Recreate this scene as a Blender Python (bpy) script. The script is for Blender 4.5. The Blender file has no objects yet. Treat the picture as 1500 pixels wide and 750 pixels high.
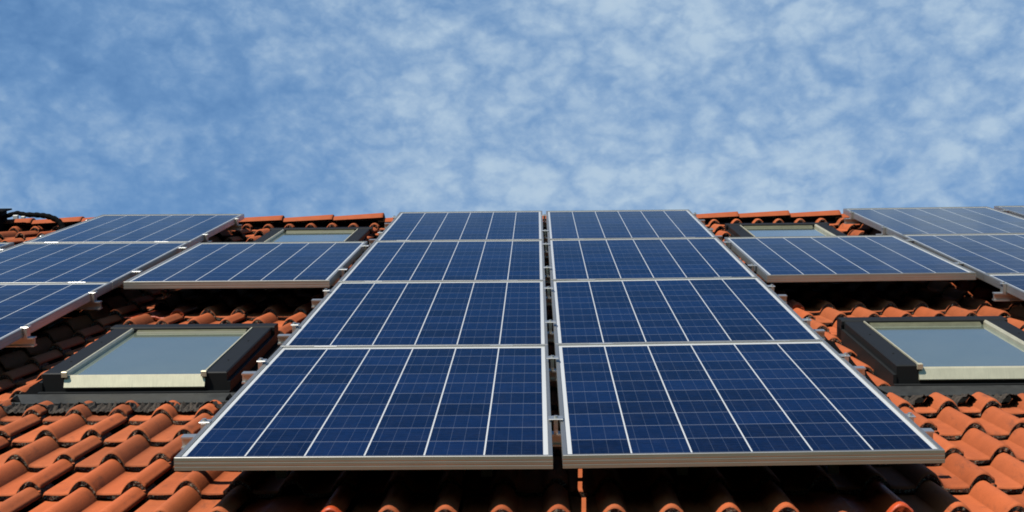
import bpy, math, random
from mathutils import Matrix, Vector
random.seed(7)
S = bpy.context.scene
C = S.collection
R = math.radians

# ------------------------------------------------------------------ frame of the roof
PITCH = R(35.0)                     # roof slope
Z0 = 3.6                            # height of the roof-plane origin above the ground
cp, sp = math.cos(PITCH), math.sin(PITCH)
M = Matrix(((1, 0, 0, 0), (0, cp, -sp, 0), (0, sp, cp, Z0), (0, 0, 0, 1)))   # (u across, v up the slope, w off the roof) -> world

# ------------------------------------------------------------------ camera
cam = bpy.data.cameras.new('camera')
cam.sensor_width = 36.0
cam.lens = 2231.2 / 1500.0 * 36.0
cam.clip_start = 0.05
cam.clip_end = 5000
co = bpy.data.objects.new('camera', cam)
C.objects.link(co)
rt = Vector((0.99980619, 0.01561001, -0.01199625))
fw = Vector((-0.01698327, 0.99207224, -0.12451606))
up = Vector((0.00995745, 0.12469566, 0.99214507))
B = Matrix((rt, up, -fw)).transposed().to_4x4()
B.translation = Vector((-0.04670, -3.86362, 1.01130))
co.matrix_world = M @ B
S.camera = co

# ------------------------------------------------------------------ sun and sky
sun_dir = (M.to_3x3() @ Vector((-0.42, -0.19, 1.0))).normalized()      # towards the sun
sl = bpy.data.lights.new('sun', 'SUN')
sl.energy = 5.0
sl.angle = R(0.5)
sl.color = (1.0, 0.945, 0.86)
so = bpy.data.objects.new('sun', sl)
C.objects.link(so)
so.rotation_euler = (-sun_dir).to_track_quat('-Z', 'Y').to_euler()
SUN_EL = math.asin(sun_dir.z)
SUN_AZ = math.atan2(sun_dir.x, sun_dir.y)


class NT:
    """small node helper"""
    def __init__(s, tree):
        s.t = tree

    def n(s, typ, ins=None, **props):
        nd = s.t.nodes.new(typ)
        for k, v in props.items():
            setattr(nd, k, v)
        for k, v in (ins or {}).items():
            sk = nd.inputs[k]
            if isinstance(v, bpy.types.NodeSocket):
                s.t.links.new(v, sk)
            else:
                sk.default_value = v
        return nd

    def m(s, op, a, b=None, c=None, clamp=False):
        nd = s.n('ShaderNodeMath', operation=op, use_clamp=clamp)
        for i, v in enumerate((a, b, c)):
            if v is None:
                continue
            if isinstance(v, bpy.types.NodeSocket):
                s.t.links.new(v, nd.inputs[i])
            else:
                nd.inputs[i].default_value = v
        return nd.outputs[0]

    def mix(s, f, a, b, blend='MIX'):
        nd = s.n('ShaderNodeMix', data_type='RGBA', blend_type=blend)
        for i, v in ((0, f), (6, a), (7, b)):
            if isinstance(v, bpy.types.NodeSocket):
                s.t.links.new(v, nd.inputs[i])
            else:
                nd.inputs[i].default_value = (*v, 1) if isinstance(v, tuple) and len(v) == 3 else v
        return nd.outputs[2]

    def smooth(s, x, a, b):
        nd = s.n('ShaderNodeMapRange', {'Value': x, 'From Min': a, 'From Max': b}, interpolation_type='SMOOTHSTEP')
        return nd.outputs[0]

    def noise(s, vec, scale, detail=3, rough=.55, dist=0):
        return s.n('ShaderNodeTexNoise', {'Vector': vec, 'Scale': scale, 'Detail': detail, 'Roughness': rough, 'Distortion': dist})


w = bpy.data.worlds.new('World')
S.world = w
w.use_nodes = True
w.node_tree.nodes.clear()
N = NT(w.node_tree)
sky = N.n('ShaderNodeTexSky', sky_type='NISHITA', sun_disc=False, sun_elevation=SUN_EL, sun_rotation=SUN_AZ,
          air_density=1.0, dust_density=0.6, ozone_density=1.6)
skyc = N.n('ShaderNodeVectorMath', {0: sky.outputs[0], 1: (0.050, 0.100, 0.138)}, operation='MULTIPLY').outputs[0]
dv = N.n('ShaderNodeTexCoord').outputs['Generated']
sep = N.n('ShaderNodeSeparateXYZ', {0: dv})
dv = N.n('ShaderNodeVectorMath', {0: dv, 1: (1.0, 1.0, 1.5)}, operation='MULTIPLY').outputs[0]      # clouds lie flat
# a field of small soft altocumulus: gently warped smooth cells, ragged by fine noise
def warped(scale, amt, det):
    wn = N.noise(dv, scale, det, .55)
    wv = N.n('ShaderNodeVectorMath', {0: wn.outputs['Color'], 1: (.5, .5, .5)}, operation='SUBTRACT').outputs[0]
    wv = N.n('ShaderNodeVectorMath', {0: wv, 'Scale': amt}, operation='SCALE').outputs[0]
    return N.n('ShaderNodeVectorMath', {0: dv, 1: wv}, operation='ADD').outputs[0]


p1, p2 = warped(26, .064, 4), warped(55, .036, 3)
e1 = N.n('ShaderNodeTexVoronoi', {'Vector': p1, 'Scale': 19.0}, feature='DISTANCE_TO_EDGE').outputs['Distance']
e2 = N.n('ShaderNodeTexVoronoi', {'Vector': p2, 'Scale': 42.0}, feature='DISTANCE_TO_EDGE').outputs['Distance']
puff = N.m('MULTIPLY_ADD', N.smooth(e1, -.06, .30), .62, N.m('MULTIPLY', N.smooth(e2, -.06, .34), .38))
fine = N.noise(dv, 60, 8, .62).outputs['Fac']
big = N.noise(dv, 7.5, 3, .55).outputs['Fac']
west = N.smooth(sep.outputs['X'], -.36, .02)           # the veil thickens away from the west, thins again in the far east
east = N.smooth(sep.outputs['X'], .46, .24)
low = N.smooth(sep.outputs['Z'], .575, .47)            # thin haze low in the sky
west = N.m('MAXIMUM', west, N.m('MULTIPLY', low, .62))
veil = N.m('MULTIPLY_ADD', N.m('MULTIPLY', west, east), .54, N.m('MULTIPLY_ADD', N.m('SUBTRACT', big, .5), 1.0, .23))
cover = N.m('ADD', veil, N.m('MULTIPLY_ADD', puff, .37, N.m('MULTIPLY', N.m('SUBTRACT', fine, .5), .62)))
mask = N.m('POWER', N.m('MULTIPLY_ADD', cover, .74, .13, clamp=True), .85)
field = N.m('MULTIPLY', N.smooth(sep.outputs['Y'], .15, .55), N.smooth(sep.outputs['Z'], .682, .618))   # the cloud field lies in the north
mask = N.m('MULTIPLY', N.m('MULTIPLY', mask, .93), field)
ctone = N.mix(N.smooth(cover, .40, 1.45), (.225, .40, .66), (.49, .625, .755))
fill_dim = N.m('MULTIPLY', N.m('MULTIPLY_ADD', N.smooth(sep.outputs['Y'], -.2, .4), .4, .6), N.m('MULTIPLY_ADD', N.smooth(sep.outputs['Z'], .95, .64), .4, .6))
skyc = N.n('ShaderNodeVectorMath', {0: skyc, 'Scale': fill_dim}, operation='SCALE').outputs[0]    # clear sky, dimmed overhead and to the unseen south to cut shadow fill
cl = N.mix(mask, skyc, ctone)
bg = N.n('ShaderNodeBackground', {'Color': cl, 'Strength': 1.0})
wo = N.n('ShaderNodeOutputWorld', {'Surface': bg.outputs[0]})

S.view_settings.view_transform = 'Standard'
S.view_settings.look = 'None'
S.view_settings.exposure = 0.0
S.view_settings.gamma = 1.0
S.view_settings.use_curve_mapping = False
S.render.engine = 'CYCLES'
S.cycles.max_bounces = 6
S.cycles.diffuse_bounces = 0
S.cycles.filter_width = 1.8
S.cycles.sample_clamp_indirect = 4.0


# ------------------------------------------------------------------ materials
def mat(name):
    m = bpy.data.materials.new(name)
    m.use_nodes = True
    m.node_tree.nodes.clear()
    n = NT(m.node_tree)
    b = n.n('ShaderNodeBsdfPrincipled')
    n.n('ShaderNodeOutputMaterial', {'Surface': b.outputs[0]})
    return m, n, b


def setin(n, b, **kw):
    for k, v in kw.items():
        k = k.replace('_', ' ')
        if isinstance(v, bpy.types.NodeSocket):
            n.t.links.new(v, b.inputs[k])
        else:
            b.inputs[k].default_value = (*v, 1) if isinstance(v, tuple) and len(v) == 3 else v


def plain(name, col, rough, metal=0.0, var=.15, scale=30, bump=.0, spec=.5):
    m, n, b = mat(name)
    oc = n.n('ShaderNodeTexCoord').outputs['Object']
    f = n.noise(oc, scale, 5, .6).outputs['Fac']
    dk = tuple(c * (1 - var) for c in col)
    lt = tuple(min(1, c * (1 + var)) for c in col)
    setin(n, b, Base_Color=n.mix(n.smooth(f, .3, .7), dk, lt), Metallic=metal, Specular_IOR_Level=spec,
          Roughness=n.m('MULTIPLY_ADD', f, .2, rough - .1))
    if bump:
        bp = n.n('ShaderNodeBump', {'Strength': bump, 'Distance': .004, 'Height': f})
        setin(n, b, Normal=bp.outputs[0])
    return m


PW, PL = 0.99, 1.658                # one panel


def cell_material():
    m, n, b = mat('polycrystalline_cells')
    oc = n.n('ShaderNodeTexCoord').outputs['Object']
    s = n.n('ShaderNodeSeparateXYZ', {0: oc})
    rnd = n.n('ShaderNodeObjectInfo').outputs['Random']
    x0, y0, cw, gx = .0255, .0260, .1530, .0043
    px = cw + gx
    gy = .0036
    ch = (PL - y0 - .042 - 9 * gy) / 10
    py = ch + gy
    X = n.m('DIVIDE', n.m('SUBTRACT', s.outputs[0], x0), px)
    Y = n.m('DIVIDE', n.m('SUBTRACT', s.outputs[1], y0), py)
    ix, iy = n.m('FLOOR', X), n.m('FLOOR', Y)
    fx = n.m('MULTIPLY', n.m('FRACT', X), px)
    fy = n.m('MULTIPLY', n.m('FRACT', Y), py)
    inx = n.m('LESS_THAN', fx, cw)
    iny = n.m('LESS_THAN', fy, ch)
    ok = n.m('MULTIPLY', n.m('MULTIPLY', inx, iny),
             n.m('MULTIPLY', n.m('COMPARE', ix, 2.5, 2.6), n.m('COMPARE', iy, 4.5, 4.6)))
    cid = n.n('ShaderNodeCombineXYZ', {0: ix, 1: iy, 2: n.m('MULTIPLY', rnd, 57.0)}).outputs[0]
    wn = n.n('ShaderNodeTexWhiteNoise', {'Vector': cid}, noise_dimensions='3D')
    cr = n.n('ShaderNodeTexVoronoi', {'Vector': n.n('ShaderNodeVectorMath', {0: oc, 1: wn.outputs['Color']}, operation='ADD').outputs[0],
                                      'Scale': 75.0}, feature='F1')
    cs = n.n('ShaderNodeSeparateColor', {0: cr.outputs['Color']}).outputs[0]
    t = n.m('ADD', n.m('MULTIPLY', wn.outputs['Value'], .75), n.m('MULTIPLY', cs, .35))
    cell = n.mix(t, (.0016, .0044, .020), (.0040, .0150, .060))
    # busbars: four thin ribbons along each column
    q = n.m('FRACT', n.m('MULTIPLY', fx, 4.0 / cw))
    bus = n.m('COMPARE', q, .5, .0007 * 4 / cw)
    cell = n.mix(n.m('MULTIPLY', bus, .13), cell, (.30, .36, .46))
    # printed fingers seen as a faint grid
    fg = n.m('COMPARE', n.m('FRACT', n.m('MULTIPLY', fy, 6.0 / ch)), .5, .03)
    cell = n.mix(n.m('MULTIPLY', fg, .05), cell, (.2, .28, .4))
    col = n.mix(ok, (.58, .59, .575), cell)
    # row gaps show the sheet through only a hair of space
    rowgap = n.m('MULTIPLY', n.m('SUBTRACT', 1.0, iny), n.m('MULTIPLY', inx, n.m('COMPARE', iy, 4.0, 4.4)))
    rowgap = n.m('MULTIPLY', rowgap, n.m('COMPARE', ix, 2.5, 2.6))
    col = n.mix(n.m('MULTIPLY', rowgap, .72), col, (.03, .06, .14))
    dust = n.noise(oc, 9, 6, .65).outputs['Fac']
    streak = n.noise(n.n('ShaderNodeMapping', {'Vector': oc, 'Scale': (14, 1.2, 1)}).outputs[0], 3, 4, .6).outputs['Fac']
    dd = n.m('MULTIPLY', n.smooth(n.m('MULTIPLY', dust, n.m('ADD', streak, .5)), .35, .85), .014)
    col = n.mix(dd, col, (.42, .38, .32))
    setin(n, b, Base_Color=col, Roughness=n.m('MULTIPLY_ADD', dust, .06, .03), IOR=1.12, Specular_IOR_Level=.5)
    return m


def tile_material(name, base, red=False):
    m, n, b = mat(name)
    oc = n.n('ShaderNodeTexCoord').outputs['Object']
    at = n.n('ShaderNodeAttribute', attribute_name='tone')
    at2 = n.n('ShaderNodeSeparateColor', {0: at.outputs['Color']})
    r1, r2 = at2.outputs[0], at2.outputs[1]
    g1 = n.noise(oc, 9, 6, .65).outputs['Fac']
    g2 = n.noise(oc, 170, 4, .7).outputs['Fac']
    k = n.m('ADD', n.m('MULTIPLY', n.m('SUBTRACT', r1, .5), .40), n.m('ADD', n.m('MULTIPLY', n.m('SUBTRACT', g1, .5), .5), n.m('MULTIPLY', n.m('SUBTRACT', g2, .5), .28)))
    sc = n.m('ADD', 1.0, k)
    colr = n.mix(n.m('MULTIPLY', r2, .45), base, tuple(c * q for c, q in zip(base, (.86, 1.12, 1.35))))
    colr = n.n('ShaderNodeVectorMath', {0: colr, 'Scale': sc}, operation='SCALE').outputs[0]
    st = n.noise(n.n('ShaderNodeMapping', {'Vector': oc, 'Scale': (1, .28, 1)}).outputs[0], 21, 5, .7).outputs['Fac']
    colr = n.mix(n.m('MULTIPLY', n.smooth(st, .55, .74), .50), colr, (.10, .045, .028))
    sp1 = n.noise(oc, 330, 2, .5).outputs['Fac']
    colr = n.mix(n.m('MULTIPLY', n.smooth(sp1, .66, .74), .5), colr, (.07, .045, .03))
    bp = n.n('ShaderNodeBump', {'Strength': .35, 'Distance': .003, 'Height': n.m('ADD', g2, n.m('MULTIPLY', g1, 2.0))})
    setin(n, b, Base_Color=colr, Roughness=.42 if red else .78, Specular_IOR_Level=.5 if red else .3, Normal=bp.outputs[0])
    return m


def nose_material():
    m, n, b = mat('weathered_tile_edge')
    oc = n.n('ShaderNodeTexCoord').outputs['Object']
    a = n.noise(oc, 75, 5, .7).outputs['Fac']
    c = n.noise(oc, 190, 3, .6).outputs['Fac']
    d = n.noise(oc, 16, 3, .6).outputs['Fac']
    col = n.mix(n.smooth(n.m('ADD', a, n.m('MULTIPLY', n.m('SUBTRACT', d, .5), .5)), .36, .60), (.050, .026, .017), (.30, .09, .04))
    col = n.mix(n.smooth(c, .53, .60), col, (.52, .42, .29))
    bp = n.n('ShaderNodeBump', {'Strength': 1.0, 'Distance': .012, 'Height': n.m('ADD', a, n.m('MULTIPLY', c, .5))})
    setin(n, b, Base_Color=col, Roughness=.95, Normal=bp.outputs[0])
    return m


def metal_material(name, col, rough, metal, brush=(1, 60, 60), amt=.12, spec=.5):
    m, n, b = mat(name)
    oc = n.n('ShaderNodeTexCoord').outputs['Object']
    f = n.noise(n.n('ShaderNodeMapping', {'Vector': oc, 'Scale': brush}).outputs[0], 6, 4, .6).outputs['Fac']
    g = n.noise(oc, 14, 4, .6).outputs['Fac']
    sc = n.m('ADD', 1 - amt * 1.5, n.m('ADD', n.m('MULTIPLY', f, amt * 1.6), n.m('MULTIPLY', g, amt * 1.4)))
    c = n.n('ShaderNodeVectorMath', {0: col, 'Scale': sc}, operation='SCALE').outputs[0]
    setin(n, b, Base_Color=c, Metallic=metal, Specular_IOR_Level=spec, Roughness=n.m('MULTIPLY_ADD', f, .18, rough - .09))
    return m


MT = {}
MT['cells'] = cell_material()
MT['tile'] = tile_material('weathered_orange_tile', (.465, .106, .032))
MT['newtile'] = tile_material('glazed_red_tile', (.52, .070, .017), True)
MT['nose'] = nose_material()
MT['alu'] = metal_material('anodised_aluminium', (.47, .465, .43), .44, .88)
MT['raw'] = metal_material('mill_aluminium', (.62, .62, .59), .36, .8)
MT['anthracite'] = metal_material('anthracite_cladding', (.015, .016, .016), .6, 0.0, amt=.2, spec=.22)
MT['rubber'] = plain('black_rubber', (.005, .005, .005), .85, spec=.06)
MT['cream'] = metal_material('bare_window_aluminium', (.66, .61, .43), .46, .45, brush=(90, 4, 4), amt=.30)
MT['lead'] = plain('grey_flashing', (.024, .025, .023), .65, 0, .3, 22, .3)
MT['foam'] = plain('grimy_pleated_skirt', (.045, .034, .024), .9, 0, .6, 55, .9)
MT['under'] = plain('dark_underlay', (.014, .012, .011), .95)
MT['steel'] = plain('galvanised_steel', (.10, .095, .085), .6, .5)
MT['back'] = plain('white_backsheet', (.55, .55, .54), .6)
MT['cable'] = plain('black_cable', (.014, .014, .014), .5)
MT['white'] = plain('white_plastic', (.72, .71, .67), .45)
MT['render'] = plain('pale_wall_render', (.55, .50, .42), .9, 0, .06, 60, .2)
MT['shaded_sash'] = plain('shaded_sash_aluminium', (.115, .115, .065), .6)  # sash aluminium with the hood's shade put into a darker olive colour


def glass_material():
    m, n, b = mat('double_glazing')
    oc = n.n('ShaderNodeTexCoord').outputs['Object']
    g = n.noise(oc, 6, 5, .6).outputs['Fac']
    setin(n, b, Base_Color=n.mix(g, (.195, .235, .165), (.25, .285, .205)), Roughness=n.m('MULTIPLY_ADD', g, .10, .05), IOR=1.9,
          Specular_IOR_Level=.6, Coat_Weight=1.0, Coat_IOR=1.5, Coat_Roughness=.06)
    return m


MT['glass'] = glass_material()


def grass_material():
    m, n, b = mat('lawn')
    oc = n.n('ShaderNodeTexCoord').outputs['Object']
    f = n.noise(oc, .6, 8, .65).outputs['Fac']
    setin(n, b, Base_Color=n.mix(f, (.035, .06, .02), (.10, .12, .045)), Roughness=.95)
    return m


MT['grass'] = grass_material()


# ------------------------------------------------------------------ mesh helpers
class MB:
    def __init__(s):
        s.v, s.f, s.sm, s.mi = [], [], [], []

    def add(s, vs, fs, smooth=False, mi=0):
        o = len(s.v)
        s.v += [tuple(p) for p in vs]
        for f in fs:
            s.f.append([o + i for i in f])
            s.sm.append(smooth)
            s.mi.append(mi)

    def hexa(s, p, mi=0):
        s.add(p, [(0, 3, 2, 1), (4, 5, 6, 7), (0, 1, 5, 4), (1, 2, 6, 5), (2, 3, 7, 6), (3, 0, 4, 7)], mi=mi)

    def box(s, x0, x1, y0, y1, z0, z1, mi=0, b=0.0):
        """box, with its upper edges chamfered by b"""
        if b <= 0:
            s.hexa([(x0, y0, z0), (x1, y0, z0), (x1, y1, z0), (x0, y1, z0), (x0, y0, z1), (x1, y0, z1), (x1, y1, z1), (x0, y1, z1)], mi)
            return
        r = [[(x0, y0, z0), (x1, y0, z0), (x1, y1, z0), (x0, y1, z0)],
             [(x0, y0, z1 - b), (x1, y0, z1 - b), (x1, y1, z1 - b), (x0, y1, z1 - b)],
             [(x0 + b, y0 + b, z1), (x1 - b, y0 + b, z1), (x1 - b, y1 - b, z1), (x0 + b, y1 - b, z1)]]
        vs = r[0] + r[1] + r[2]
        fs = [(0, 3, 2, 1), (8, 9, 10, 11)]
        for k in (0, 4):
            for i in range(4):
                j = (i + 1) % 4
                fs.append((k + i, k + j, k + 4 + j, k + 4 + i))
        s.add(vs, fs, mi=mi)

    def prism(s, prof, a0, a1, axis, mi=0, smooth=False):
        """closed profile extruded along one axis. axis 0: profile (y, z); axis 1: profile (x, z)"""
        def P(p, a):
            return (a, p[0], p[1]) if axis == 0 else (p[0], a, p[1])
        n = len(prof)
        vs = [P(p, a0) for p in prof] + [P(p, a1) for p in prof]
        fs = [tuple(range(n)), tuple(range(2 * n - 1, n - 1, -1))]
        s.add(vs, fs, mi=mi)
        s.add(vs, [(i, i + n, (i + 1) % n + n, (i + 1) % n) for i in range(n)], smooth, mi)

    def tube(s, pts, r, n=10, cap=True):
        pts = [Vector(p) for p in pts]
        rings = []
        prev = None
        for i, p in enumerate(pts):
            d = (pts[min(i + 1, len(pts) - 1)] - pts[max(i - 1, 0)]).normalized()
            if prev is None:
                a = d.cross(Vector((0, 0, 1)))
                if a.length < .1:
                    a = d.cross(Vector((1, 0, 0)))
                a.normalize()
            else:
                a = (prev - d * prev.dot(d)).normalized()
            prev = a
            c = d.cross(a)
            rr = r[i] if isinstance(r, (list, tuple)) else r
            rings += [p + (a * math.cos(t) + c * math.sin(t)) * rr for t in [2 * math.pi * k / n for k in range(n)]]
        fs = []
        for i in range(len(pts) - 1):
            for k in range(n):
                fs.append((i * n + k, i * n + (k + 1) % n, (i + 1) * n + (k + 1) % n, (i + 1) * n + k))
        s.add(rings, fs, True)
        if cap:
            e = len(rings) - n
            s.add(rings[:n], [tuple(range(n - 1, -1, -1))])
            s.add(rings[e:], [tuple(range(n))])

    def mesh(s, name, mats, fix=True):
        me = bpy.data.meshes.new(name)
        me.from_pydata(s.v, [], s.f)
        for m_ in (mats if isinstance(mats, (list, tuple)) else [mats]):
            me.materials.append(m_)
        me.polygons.foreach_set('use_smooth', s.sm)
        me.polygons.foreach_set('material_index', s.mi)
        if fix:
            import bmesh
            bm = bmesh.new()
            bm.from_mesh(me)
            bmesh.ops.recalc_face_normals(bm, faces=bm.faces)
            bm.to_mesh(me)
            bm.free()
        me.update()
        return me


WORLD = {}


def put(name, data, parent=None, world=None):
    """link one object; world is its matrix in the scene"""
    o = bpy.data.objects.new(name, data)
    C.objects.link(o)
    wm = world if world is not None else (WORLD[parent.name] if parent else Matrix())
    WORLD[o.name] = wm
    if parent:
        o.parent = parent
        o.matrix_basis = WORLD[parent.name].inverted() @ wm
    else:
        o.matrix_basis = wm
    return o


def tag(o, label, cat, group=None):
    o['label'] = label
    o['category'] = cat
    if group:
        o['group'] = group


def at(u, v, w=0.0):
    return M @ Matrix.Translation((u, v, w))


def spline(pts, k=8):
    P = [Vector(p) for p in pts]
    P = [P[0] * 2 - P[1]] + P + [P[-1] * 2 - P[-2]]
    out = []
    for i in range(1, len(P) - 2):
        for j in range(k):
            t = j / k
            a, b, c, d = P[i - 1], P[i], P[i + 1], P[i + 2]
            out.append(.5 * ((2 * b) + (c - a) * t + (2 * a - 5 * b + 4 * c - d) * t * t + (3 * b - a - 3 * c + d) * t ** 3))
    out.append(P[-2])
    return out


# ------------------------------------------------------------------ ground
g = MB()
g.add([(-1500, -1500, 0), (1500, -1500, 0), (1500, 1500, 0), (-1500, 1500, 0)], [(0, 1, 2, 3)])
ground = put('ground', g.mesh('ground', MT['grass']))
ground['kind'] = 'structure'

# ------------------------------------------------------------------ the house
RIDGE_V = 6.86
EAVE_V = -0.29
ridge_y = RIDGE_V * cp + .20 * sp
ridge_z = Z0 + RIDGE_V * sp - .20 * cp
HX = 6.4
house = put('house', None, world=Matrix.Translation((0, ridge_y, 0)))
tag(house, 'house with a steep weathered orange tile roof carrying skylights and solar panels', 'house')

m = MB()
wy0 = EAVE_V * cp + .55
wy1 = 2 * ridge_y - wy0
wz = Z0 + EAVE_V * sp + .05
yy, zt = 6.0, 0
for (x0, x1, y0, y1) in ((-HX + .3, HX - .3, wy0, wy0 + .3), (-HX + .3, HX - .3, wy1 - .3, wy1)):
    m.box(x0, x1, y0, y1, 0, wz)
for x0, x1 in ((-HX + .3, -HX + .6), (HX - .6, HX - .3)):
    pr = [(wy0 + .301, 0), (wy1 - .301, 0), (wy1 - .301, wz), (ridge_y, ridge_z - .35), (wy0 + .301, wz)]
    m.prism(pr, x0 + .002, x1 - .002, 0)
put('wall', m.mesh('house_walls', MT['render']), house, Matrix())

# --- tiles: every tile carries two rolls; surface, thickness, jitter and tone of its own
RP = 0.149                           # spacing of the rolls
RV = 0.305                           # exposed length of a course
A = 0.0400                           # half width of a roll
xs_roll = [-1, -.985, -.93, -.82, -.66, -.45, -.22, 0, .22, .45, .66, .82, .93, .985, 1]
FLAT = {(0, -5), (0, 5), (11, -13), (0, -19), (0, 19)}     # courses where a flat tile lets a roof hook through
NEW = {(0, -4), (0, 6), (11, -12), (11, 8)}    # replaced tiles, by their right-hand roll


def rollh(x):
    return .0400 * max(0.0, 1 - abs(x) ** 2.0) ** .95


SW, SL = .668, 1.03
SKY = [(-1.838, 1.505, 0), (1.234, 1.520, 0), (-1.850, 5.440, -.006), (1.236, 5.430, -.006)]      # skylights: left, bottom, height


tv, tf, tsm, tmi, tone = [], [], [], [], []
K0, K1 = -42, 42
ROW0, ROW1 = -1, 22
for row in range(ROW0, ROW1 + 1):
    for k in range(K0, K1 + 1, 2):
        ju, jv, jw = random.gauss(0, .0012), random.gauss(0, .0035), random.gauss(0, .0012)
        jt = random.gauss(0, .004)
        t1, t2 = random.random(), random.random()
        isnew = (row, k) in NEW
        mi = 2 if isnew else 0
        prof = []
        e0 = (k - 2) * RP                    # the neighbour's edge roll, whose rim overhangs this tile's groove
        for x, h in ((.016, -.016), (.026, -.018), (.034, -.015), (.0375, -.002), (.041, 0)):
            prof.append((e0 + x, h))
        for kk, edge in ((k - 1, False), (k, True)):
            cxu = kk * RP
            flat = (row, kk) in FLAT
            lo = e0 + .041 if not edge else (k - 1) * RP + A
            for q in (.3, .7):
                prof.append((lo + (cxu - A - lo) * q, -.0025 * math.sin(math.pi * q)))
            for x in xs_roll:
                if edge and x * A > .0305:
                    break
                prof.append((cxu + x * A, .006 if flat else rollh(x)))
        cu_, ch_ = prof[-1]
        prof += [(k * RP + .0312, ch_ - .003), (k * RP + .0312, ch_ - .013), (k * RP + .022, ch_ - .015)]
        L = .33 if row < ROW1 else .20
        n = len(prof)
        q_ = max(0.0, min(1.0, (row * RV - 5.2) / 1.5))
        W0 = -.1725 + jw + .060 * q_ * q_ * (3 - 2 * q_)      # the courses kick up under the ridge
        sl_ = .0250 / RV
        stations = [(0.0, -.0080), (.0012, -.0048), (.0042, -.0018), (.0095, -.0004), (.015, 0), (L * .5, 0), (L, 0)]
        o = len(tv)
        v0 = row * RV + jv
        for (t, dz) in stations:
            for (u, h) in prof:
                tv.append((u + ju + jt * t, v0 + t, W0 + h - sl_ * t + dz + (random.gauss(0, .0004) if t == 0 else 0)))
                tone.append((t1, t2, 0, 1))
        for i in range(len(stations) - 1):
            for j in range(n - 1):
                tf.append((o + i * n + j, o + i * n + j + 1, o + (i + 1) * n + j + 1, o + (i + 1) * n + j))
                tsm.append(True)
                tmi.append(mi)
        # the broken front edge and the underside behind it
        o2 = len(tv)
        for (t, dz) in ((0, -.0079), (0.0020, -.0195), (.12, -.0195)):
            for (u, h) in prof:
                hh = h * (1 if dz > -.009 else .95)
                tv.append((u + ju + jt * t, v0 + t + (random.gauss(0, .0016) if dz < -.009 else 0), W0 + hh - sl_ * t + dz + (random.gauss(0, .0020) if dz < -.009 else 0)))
                tone.append((t1, t2, 0, 1))
        for i in (0, 1):
            for j in range(n - 1):
                tf.append((o2 + (i + 1) * n + j, o2 + (i + 1) * n + j + 1, o2 + i * n + j + 1, o2 + i * n + j))
                tsm.append(False)
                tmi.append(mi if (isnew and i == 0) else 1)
for i, (u, v, z) in enumerate(tv):                   # the opening of each skylight is cut below the tiles
    for (a, b_, _) in SKY:
        if a - .005 < u < a + SW + .005 and b_ - .02 < v < b_ + SL - .02:
            tv[i] = (u, v, min(z, -.215))
me = bpy.data.meshes.new('roof_tiles')
me.from_pydata(tv, [], tf)
for q in ('tile', 'nose', 'newtile'):
    me.materials.append(MT[q])
me.polygons.foreach_set('use_smooth', tsm)
me.polygons.foreach_set('material_index', tmi)
ca = me.color_attributes.new('tone', 'FLOAT_COLOR', 'POINT')
ca.data.foreach_set('color', [c for t in tone for c in t])
me.update()
roof = put('tiled_roof', me, house, M)

m = MB()                                            # boarding under the tiles, and the far slope
m.box(-HX + .1, HX - .1, EAVE_V + .02, RIDGE_V - .15, -.30, -.245)
put('underlay', m.mesh('roof_underlay', MT['under']), roof, M)
m = MB()
ML = Matrix(((1, 0, 0, 0), (0, -cp, sp, 2 * ridge_y), (0, sp, cp, Z0), (0, 0, 0, 1)))
prof = []
for kk in range(-43, 44):
    for x in xs_roll[::2]:
        prof.append((kk * RP + x * A, -.185 + rollh(x)))
vs = [(u, EAVE_V, h) for u, h in prof] + [(u, RIDGE_V - .11, h) for u, h in prof]
n = len(prof)
m.add(vs, [(i, i + 1, i + 1 + n, i + n) for i in range(n - 1)], True)
put('rear_slope', m.mesh('rear_slope', MT['tile'], False), roof, ML)

# --- ridge tiles: tapered half barrels, each overlapping the next one to its right
m = MB()
Lc, r0, r1 = .395, .098, .120
NA = 14
th = [math.pi * (i / NA) * .85 + math.pi * .075 for i in range(NA + 1)]
st = [(0, r0), (.05, r0 + .002), (.2, (r0 + r1) / 2), (.375, r1 - .001), (.392, r1), (.395, r1 - .004)]
vs = [(x, r * math.cos(t), r * math.sin(t) * .92) for x, r in st for t in th]
n = NA + 1
m.add(vs, [(i * n + j, i * n + j + 1, (i + 1) * n + j + 1, (i + 1) * n + j) for i in range(len(st) - 1) for j in range(NA)], True)
vs = [(.395, (r1 - .004) * math.cos(t), (r1 - .004) * math.sin(t) * .92) for t in th] + [(.394, (r1 - .022) * math.cos(t), (r1 - .022) * math.sin(t) * .92) for t in th]
m.add(vs, [(j, j + 1, n + j + 1, n + j) for j in range(NA)], False, 1)
vs = [(.394, (r1 - .022) * math.cos(t), (r1 - .022) * math.sin(t) * .92) for t in th] + [(.0, (r0 - .018) * math.cos(t), (r0 - .018) * math.sin(t) * .92) for t in th]
m.add(vs, [(j, j + 1, n + j + 1, n + j) for j in range(NA)], True, 1)
cap_me = m.mesh('ridge_tile', [MT['tile'], MT['nose']], False)
apex = M @ Vector((0, RIDGE_V, -.145))
u = -6.44
i = 0
while u < 6.2:
    uu = -1.885 + .357 * round((u + 1.885) / .357)
    o = put('ridge_tile', cap_me, roof, Matrix.Translation((uu, apex.y + random.gauss(0, .004), apex.z + random.gauss(0, .004) + .014 * max(0, min(1, (-uu - 2.2) / 1.0))))
            @ Matrix.Rotation(random.gauss(0, .006) - .004, 4, 'Y') @ Matrix.Rotation(random.gauss(0, .005), 4, 'Z'))
    u += .357
m = MB()                                            # dark ventilation roll beneath the ridge tiles
m.box(-HX + .1, HX - .1, apex.y - .055, apex.y + .055, apex.z - .16, apex.z + .01)
put('ridge_batten', m.mesh('ridge_batten', MT['under']), roof, Matrix())


# --- skylights


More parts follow.
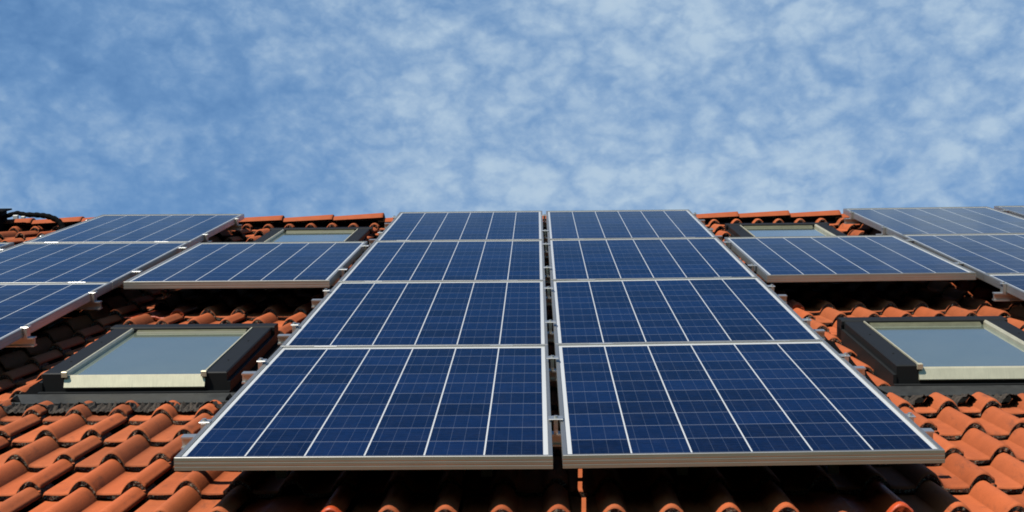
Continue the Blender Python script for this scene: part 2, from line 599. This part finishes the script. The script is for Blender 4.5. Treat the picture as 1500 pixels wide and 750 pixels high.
def make_skylight(u, v, first=None, w=0.0):
    mw = at(u, v, w)
    if first:
        k = put('skylight', None, house, mw)
        for ch in first.children:
            c = ch.copy()
            C.objects.link(c)
            c.parent = k
        return k
    k = put('skylight', None, house, mw)
    T = -.072
    for s in (0, 1):
        x0, x1 = (0, .078) if s == 0 else (SW - .078, SW)
        m = MB()
        m.box(x0, x1, 0, SL - .095, -.150, T, b=.004)
        xo = (x0 - .012, x0 - .0005) if s == 0 else (x1 + .0005, x1 + .012)
        m.box(xo[0], xo[1], -.004, SL - .02, -.20, T - .034)
        for yy_ in (.22, .62):                      # cover screws
            m.tube([(x0 + .039, yy_, T - .001), (x0 + .039, yy_, T + .002)], .004, 8)
        put('side_cover', m.mesh('side_cover', MT['anthracite']), k)
        # bright bevelled bead between cover and pane
        xi, d = (x1, 1) if s == 0 else (x0, -1)
        m = MB()
        m.prism([(xi + d * .0005, T + .002), (xi + d * .006, T + .002), (xi + d * .011, T - .006), (xi + d * .011, T - .030), (xi + d * .0005, T - .030)],
                .012, SL - .100, 1)
        put('glazing_bead', m.mesh('glazing_bead', MT['cream']), k)
        m = MB()                                    # little hinge block on the corner of the sash
        m.box(xi + (-.006 if s == 0 else -.014), xi + (.014 if s == 0 else .006), -.010, .011, T - .014, T + .006, b=.002)
        put('corner_bracket', m.mesh('corner_bracket', MT['cream']), k)
    m = MB()
    m.prism([(SL - .098, T - .016), (SL - .098, T + .000), (SL - .090, T + .005), (SL - .01, T + .003), (SL, T - .006), (SL, -.2), (SL - .09, -.2), (SL - .09, T - .016)],
            -.012, SW + .012, 0)
    put('top_hood', m.mesh('top_hood', MT['anthracite']), k)
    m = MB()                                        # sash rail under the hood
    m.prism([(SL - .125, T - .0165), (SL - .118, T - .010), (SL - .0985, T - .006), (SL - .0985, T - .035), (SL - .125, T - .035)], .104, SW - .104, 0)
    put('sash_rail', m.mesh('sash_rail', MT['shaded_sash']), k)
    m = MB()
    m.box(.079, SW - .079, .020, SL - .100, T - .032, T - .017)
    put('pane', m.mesh('pane', MT['glass']), k)
    m = MB()                                        # sloping bare sill at the bottom of the sash
    m.prism([(.026, T - .014), (.016, T - .010), (.004, T - .014), (-.014, T - .050), (-.012, T - .054), (.026, T - .050)], .0795, SW - .0795, 0)
    put('bottom_sill', m.mesh('bottom_sill', MT['cream']), k)
    m = MB()
    m.box(.0785, SW - .0785, -.004, .018, -.160, T - .056)
    m.box(-.012, SW + .012, -.03, -.0045, -.20, -.139)
    put('frame_rail', m.mesh('frame_rail', MT['anthracite']), k)
    # flashing: gutters up both sides, smooth lead strip in front, pleated skirt over the tiles
    for x0, x1 in ((-.085, -.0125), (SW + .0125, SW + .085)):
        m = MB()
        m.prism([(x0, -.150), (x0 + .004, -.143), (x1, -.168), (x1, -.185), (x0, -.185)], -.10, SL + .03, 1)
        put('side_gutter', m.mesh('side_gutter', MT['rubber']), k)
    m = MB()
    m.prism([(-.115, -.158), (-.031, -.142), (-.031, -.185), (-.115, -.185)], -.090, SW + .090, 0)
    put('flashing', m.mesh('flashing', MT['lead']), k)
    m = MB()
    rs = random.Random(3)
    nx = 150
    xs = [-.10 + (SW + .20) * i / nx for i in range(nx + 1)]
    ys = [-.120, -.150, -.185, -.215]
    vs = []
    for j, y in enumerate(ys):
        f = j / (len(ys) - 1)
        for x in xs:
            uu_ = u + x
            d_ = (uu_ / RP - round(uu_ / RP)) * RP / A
            hh = rollh(max(-1, min(1, d_)))
            z = -.160 + (-.172 + hh * .80 + .006 + .160) * f + .006 * math.sin(x * 260) * (1 - f) + rs.gauss(0, .0025)
            vs.append((x, y + (rs.gauss(0, .008) if j == 3 else 0), z))
    n_ = nx + 1
    m.add(vs, [(j * n_ + i, j * n_ + i + 1, (j + 1) * n_ + i + 1, (j + 1) * n_ + i) for j in range(3) for i in range(nx)], False)
    put('skirt', m.mesh('pleated_skirt', MT['foam'], False), k)
    return k


sk = make_skylight(SKY[0][0], SKY[0][1])
sk['label'] = 'skylight low on the left, beside the front left panel'
k = make_skylight(SKY[1][0], SKY[1][1], sk)
k['label'] = 'skylight low on the right, beside the front right panel'
k = make_skylight(SKY[2][0], SKY[2][1], sk, SKY[2][2])
k['label'] = 'far skylight under the ridge on the left, half hidden by a panel'
k = make_skylight(SKY[3][0], SKY[3][1], sk, SKY[3][2])
k['label'] = 'far skylight under the ridge on the right, half hidden by a panel'

# ------------------------------------------------------------------ solar panels
prof = [(.0006, -.0008), (.0016, 0), (.0120, 0), (.0120, -.0034), (.0034, -.0034), (.0034, -.0330), (.020, -.0330), (.020, -.0350),
        (0, -.0350), (0, -.0262), (.0004, -.0250), (.0004, -.0226), (0, -.0214), (0, -.0150), (.0004, -.0138), (.0004, -.0114), (0, -.0102)]
m = MB()
vs = []
for (o_, z) in prof:
    vs += [(o_, o_, z), (PW - o_, o_, z), (PW - o_, PL - o_, z), (o_, PL - o_, z)]
n = len(prof)
for i in range(n):
    j = (i + 1) % n
    m.add([vs[i * 4 + q] for q in range(4)] + [vs[j * 4 + q] for q in range(4)], [(q, (q + 1) % 4, 4 + (q + 1) % 4, 4 + q) for q in range(4)])
frame_me = m.mesh('panel_frame', MT['alu'])
m = MB()
m.box(.0045, PW - .0045, .0045, PL - .0045, -.0085, -.0040)
cells_me = m.mesh('cell_sheet', MT['cells'])
m = MB()
m.box(.0046, PW - .0046, .0046, PL - .0046, -.0095, -.0087)
m.box(PW / 2 - .06, PW / 2 + .06, PL - .22, PL - .10, -.030, -.0097)
back_me = m.mesh('back_sheet', MT['back'])
m = MB()
m.box(-.042, .042, -.0035, .0125, -.006, .0012, b=.0008)
clip_me = m.mesh('joint_clip', MT['raw'])

PV = 1.665
WL = {  # measured height of the seams (sag of the roof), left edge / right edge of each column
    'CL': ([.004, -.0105, -.005, -.002, .006], [.001, -.013, -.009, -.004, .006]),
    'CR': ([.003, -.012, -.008, -.002, .004], [.008, -.0035, -.003, -.002, .003]),
    'L1': ([0, 0, .003, -.003, 0], [0, 0, -.001, -.003, 0]),
    'R1': ([0, 0, .002, 0, 0], [0, 0, .009, -.001, 0]),
    'L2': ([0, 0, .004, .010, .010], [0, 0, .002, .003, .006]),
    'R2': ([0, 0, .002, .004, -.003], [0, 0, .004, .004, .004]),
    'L3': ([0, 0, .004, .011, .010], [0, 0, .004, .011, .010]),
    'R3': ([0, 0, .004, .004, .006], [0, 0, .004, .004, .006]),
}
UX = {'CL': -.0127 - PW, 'CR': .0127, 'L1': -1.0443 - PW, 'R1': 1.0423, 'L2': -2.086 - PW, 'R2': 2.066, 'L3': -3.127 - PW, 'R3': 3.103}
PANELS = [
    ('CL', 0, 'front left solar panel, bottom of the column left of the dark central gap'),
    ('CL', 1, 'solar panel second from the bottom, left of the dark central gap'),
    ('CL', 2, 'solar panel third from the bottom, left of the dark central gap'),
    ('CL', 3, 'topmost solar panel left of the dark central gap, against the sky'),
    ('CR', 0, 'front right solar panel, bottom of the column right of the dark central gap'),
    ('CR', 1, 'solar panel second from the bottom, right of the dark central gap'),
    ('CR', 2, 'solar panel third from the bottom, right of the dark central gap'),
    ('CR', 3, 'topmost solar panel right of the dark central gap, against the sky'),
    ('L1', 2, 'single solar panel bridging two skylights left of the centre columns'),
    ('R1', 2, 'single solar panel bridging two skylights right of the centre columns'),
    ('L2', 1, 'lowest solar panel at the left edge, beside the left skylight and cut by the frame'),
    ('L2', 2, 'middle solar panel of the outer left column, next to the single bridging panel'),
    ('L2', 3, 'topmost solar panel of the outer left column, on the skyline'),
    ('L3', 2, 'sliver of a solar panel at the far left edge, below bare tiles and black pipe'),
    ('R2', 1, 'lowest solar panel at the right edge, above the right skylight and cut by the frame'),
    ('R2', 2, 'middle solar panel of the outer right column, next to the single bridging panel'),
    ('R2', 3, 'topmost solar panel of the outer right column, on the skyline'),
    ('R3', 3, 'sliver of a solar panel at the far right edge, on the skyline'),
]
present = {(c, r) for c, r, _ in PANELS}


def seam_w(c, r):
    a, b = WL[c]
    return a[r], b[r]


for c, r, lab in PANELS:
    u0, v0 = UX[c], r * PV + .0035
    l0, r0_ = seam_w(c, r)
    l1, r1_ = seam_w(c, r + 1)
    wc = (l0 + r0_) / 2
    dv_ = ((l1 + r1_) - (l0 + r0_)) / 2 / PV
    du_ = ((r0_ - l0) + (r1_ - l1)) / 2 / PW
    ax = Vector((1, 0, du_)).normalized()
    ay = Vector((0, 1, dv_))
    ay = (ay - ax * ay.dot(ax)).normalized()
    az = ax.cross(ay)
    mm = Matrix((ax, ay, az)).transposed().to_4x4()
    mm.translation = (u0, v0, wc - du_ * PW / 2)
    p = put('solar_panel', None, world=M @ mm)
    tag(p, lab, 'solar panel', 'solar panels mounted on the tiled roof')
    put('frame', frame_me, p)
    put('cell_sheet', cells_me, p)
    put('back_sheet', back_me, p)
    if (c, r + 1) in present:
        for f in (.172, .828):
            put('joint_clip', clip_me, p, M @ mm @ Matrix.Translation((PW * f, PL, 0)))

# ------------------------------------------------------------------ mounting rails with their clamps and roof hooks
rail_prof = [(-.020, -.0385), (.020, -.0385), (.020, -.0440), (.005, -.0440), (.005, -.0690), (.020, -.0690), (.020, -.0745), (-.020, -.0745), (-.020, -.0690),
             (-.005, -.0690), (-.005, -.0440), (-.020, -.0440)]
m = MB()
m.box(-.006, .006, -.016, .016, -.038, .0035, b=.001)
m.box(-.021, .021, -.022, .022, .0035, .0065, b=.001)
m.tube([(0, 0, .0065), (0, 0, .0115)], .0065, 8)
mid_me = m.mesh('mid_clamp', MT['raw'])
m = MB()
m.box(.0012, .016, -.020, .020, -.038, .0015, b=.001)
m.box(-.0095, .0215, -.020, .020, .0016, .0050, b=.001)
m.tube([(.009, 0, .005), (.009, 0, .0115)], .0065, 8)
end_me = m.mesh('end_clamp', MT['raw'])
m = MB()
m.box(-.016, .016, -.030, -.023, -.150, -.0400)
m.box(-.016, .016, -.0232, .006, -.0815, -.0748)
m.box(-.016, .016, -.030, .20, -.1585, -.1502)
hook_me = m.mesh('roof_hook', MT['steel'])


def rail(v, ua, ub, label, ends=(), mids=(), hooks=()):
    p = put('mounting_rail', None, world=at((ua + ub) / 2, v))
    tag(p, label, 'mounting rail', 'aluminium rails under the solar panels')
    mb = MB()
    h = (ub - ua) / 2
    mb.prism(rail_prof, -h, h, 0)
    put('rail_bar', mb.mesh('rail_bar', MT['raw']), p)
    for u_, s in ends:
        put('end_clamp', end_me, p, at(u_, v) @ Matrix.Scale(s, 4, (1, 0, 0)) if s > 0 else at(u_, v) @ Matrix.Rotation(math.pi, 4, 'Z'))
    for u_ in mids:
        put('mid_clamp', mid_me, p, at(u_, v))
    for u_ in hooks:
        put('roof_hook', hook_me, p, at(u_, v))


CLu, CRu = UX['CL'], UX['CR'] + PW
L1u, R1u = UX['L1'], UX['R1'] + PW
gL1, gR1 = (CLu + L1u + PW) / 2, (CRu + UX['R1']) / 2
gL2, gR2 = (L1u + UX['L2'] + PW) / 2, (R1u + UX['R2']) / 2
gL3, gR3 = (UX['L2'] + UX['L3'] + PW) / 2, (UX['R2'] + PW + UX['R3']) / 2
lo = ['lower', 'upper']
hk = (-.79, -.2, .36, .79)
for q, dv_ in enumerate((.415, 1.325)):
    rail(dv_, CLu - .075, CRu + .075, lo[q] + ' rail under the two front panels, its bright cut ends poking out both sides',
         [(CLu, -1), (CRu, 1)], [0.0], hk)
for q, dv_ in enumerate((.40, 1.315)):
    rail(PV + dv_, CLu - .075, CRu + .075, lo[q] + ' rail under the second pair of centre panels, ends showing beside the skylights',
         [(CLu, -1), (CRu, 1)], [0.0], hk)
for q, dv_ in enumerate((.36, 1.36)):
    rail(2 * PV + dv_, UX['L3'] - .08, UX['R2'] + PW + .6, lo[q] + ' rail running the whole roof width under the third course of panels',
         [], [0.0, gL1, gR1, gL2, gR2, gL3], (-2.8, -2.35, -.79, -.2, .36, .79, 2.35, 2.8))
for q, dv_ in enumerate((.39, 1.35)):
    rail(3 * PV + dv_, CLu - .075, CRu + .075, lo[q] + ' rail under the topmost centre panels, near the ridge',
         [(CLu, -1), (CRu, 1)], [0.0], hk)
    rail(3 * PV + dv_, UX['L2'] - .050, UX['L2'] + PW + .040, lo[q] + ' rail under the topmost outer left panel, end showing by the ridge',
         [(UX['L2'], -1), (UX['L2'] + PW, 1)], [], (-2.9, -2.3))
    rail(3 * PV + dv_, UX['R2'] - .052, UX['R3'] + PW, lo[q] + ' rail under the topmost outer right panels, end showing by the ridge',
         [(UX['R2'], -1)], [gR3], (2.3, 2.9))
for q, dv_ in enumerate((.40, 1.325)):
    rail(PV + dv_, UX['L2'] - .050, UX['L2'] + PW + .040, lo[q] + ' rail under the lowest left edge panel, end in shade above the left skylight',
         [(UX['L2'] + PW, 1)], [], (-2.9, -2.3))
    rail(PV + dv_, UX['R2'] - .052, UX['R2'] + PW + .040, lo[q] + ' rail under the lowest right edge panel, bright end above the right skylight',
         [(UX['R2'], -1)], [], (2.3, 2.9))


# ------------------------------------------------------------------ loose plug and the black pipe by the ridge
m = MB()
m.tube([(0, 0, .012), (0, 0, 0), (.002, -.001, -.03)], .003, 8)
m.tube([(-.011, -.004, .006), (.012, .002, -.012)], .008, 10)
m.tube([(.012, .002, -.012), (.018, .003, -.017)], .010, 10)
o = put('cable_connector', m.mesh('cable_connector', MT['white']), world=at(-1.862, 3.40, -.060))
tag(o, 'small white plug dangling under the single bridging panel on the left', 'connector')

pipe = put('insulated_pipe', None, world=at(-3.6, 6.75, 0))
tag(pipe, 'black insulated pipe arching over the ridge tiles at the far left', 'pipe')
m = MB()
pts = spline([(-.25, .02, -.03), (-.13, .02, .014), (-.05, 0, .007), (.05, -.02, .004), (.13, -.04, -.006), (.20, -.06, -.035), (.235, -.08, -.075), (.25, -.10, -.125), (.255, -.09, -.17)], 6)
rr = [.015 + .009 * i / len(pts) + .0022 * math.sin(i * 1.9) for i in range(len(pts))]
m.tube(pts, rr, 12)
put('hose', m.mesh('hose', MT['rubber']), pipe)
for (xa, xb, ya, yb, za, zb) in ((-.128, -.095, -.030, -.004, -.020, .006), (-.07, -.045, -.036, -.010, -.018, -.002)):
    m = MB()
    m.box(xa, xb, ya, yb, za, zb, b=.003)
    put('hose_clip', m.mesh('hose_clip', MT['white']), pipe)
box = put('vent_box', None, world=at(-3.86, 6.75, 0))
tag(box, 'black box on the ridge at the left edge, where the pipe ends', 'box')
m = MB()
m.box(-.20, .040, -.05, .12, -.17, .030, b=.012)
m.box(-.21, .075, -.06, .13, .030, .041, b=.004)
put('case', m.mesh('case', MT['rubber']), box)
m = MB()
m.tube([(-.02, -.05, -.035), (-.02, -.060, -.035)], .014, 12)
put('knob', m.mesh('knob', MT['steel']), box)
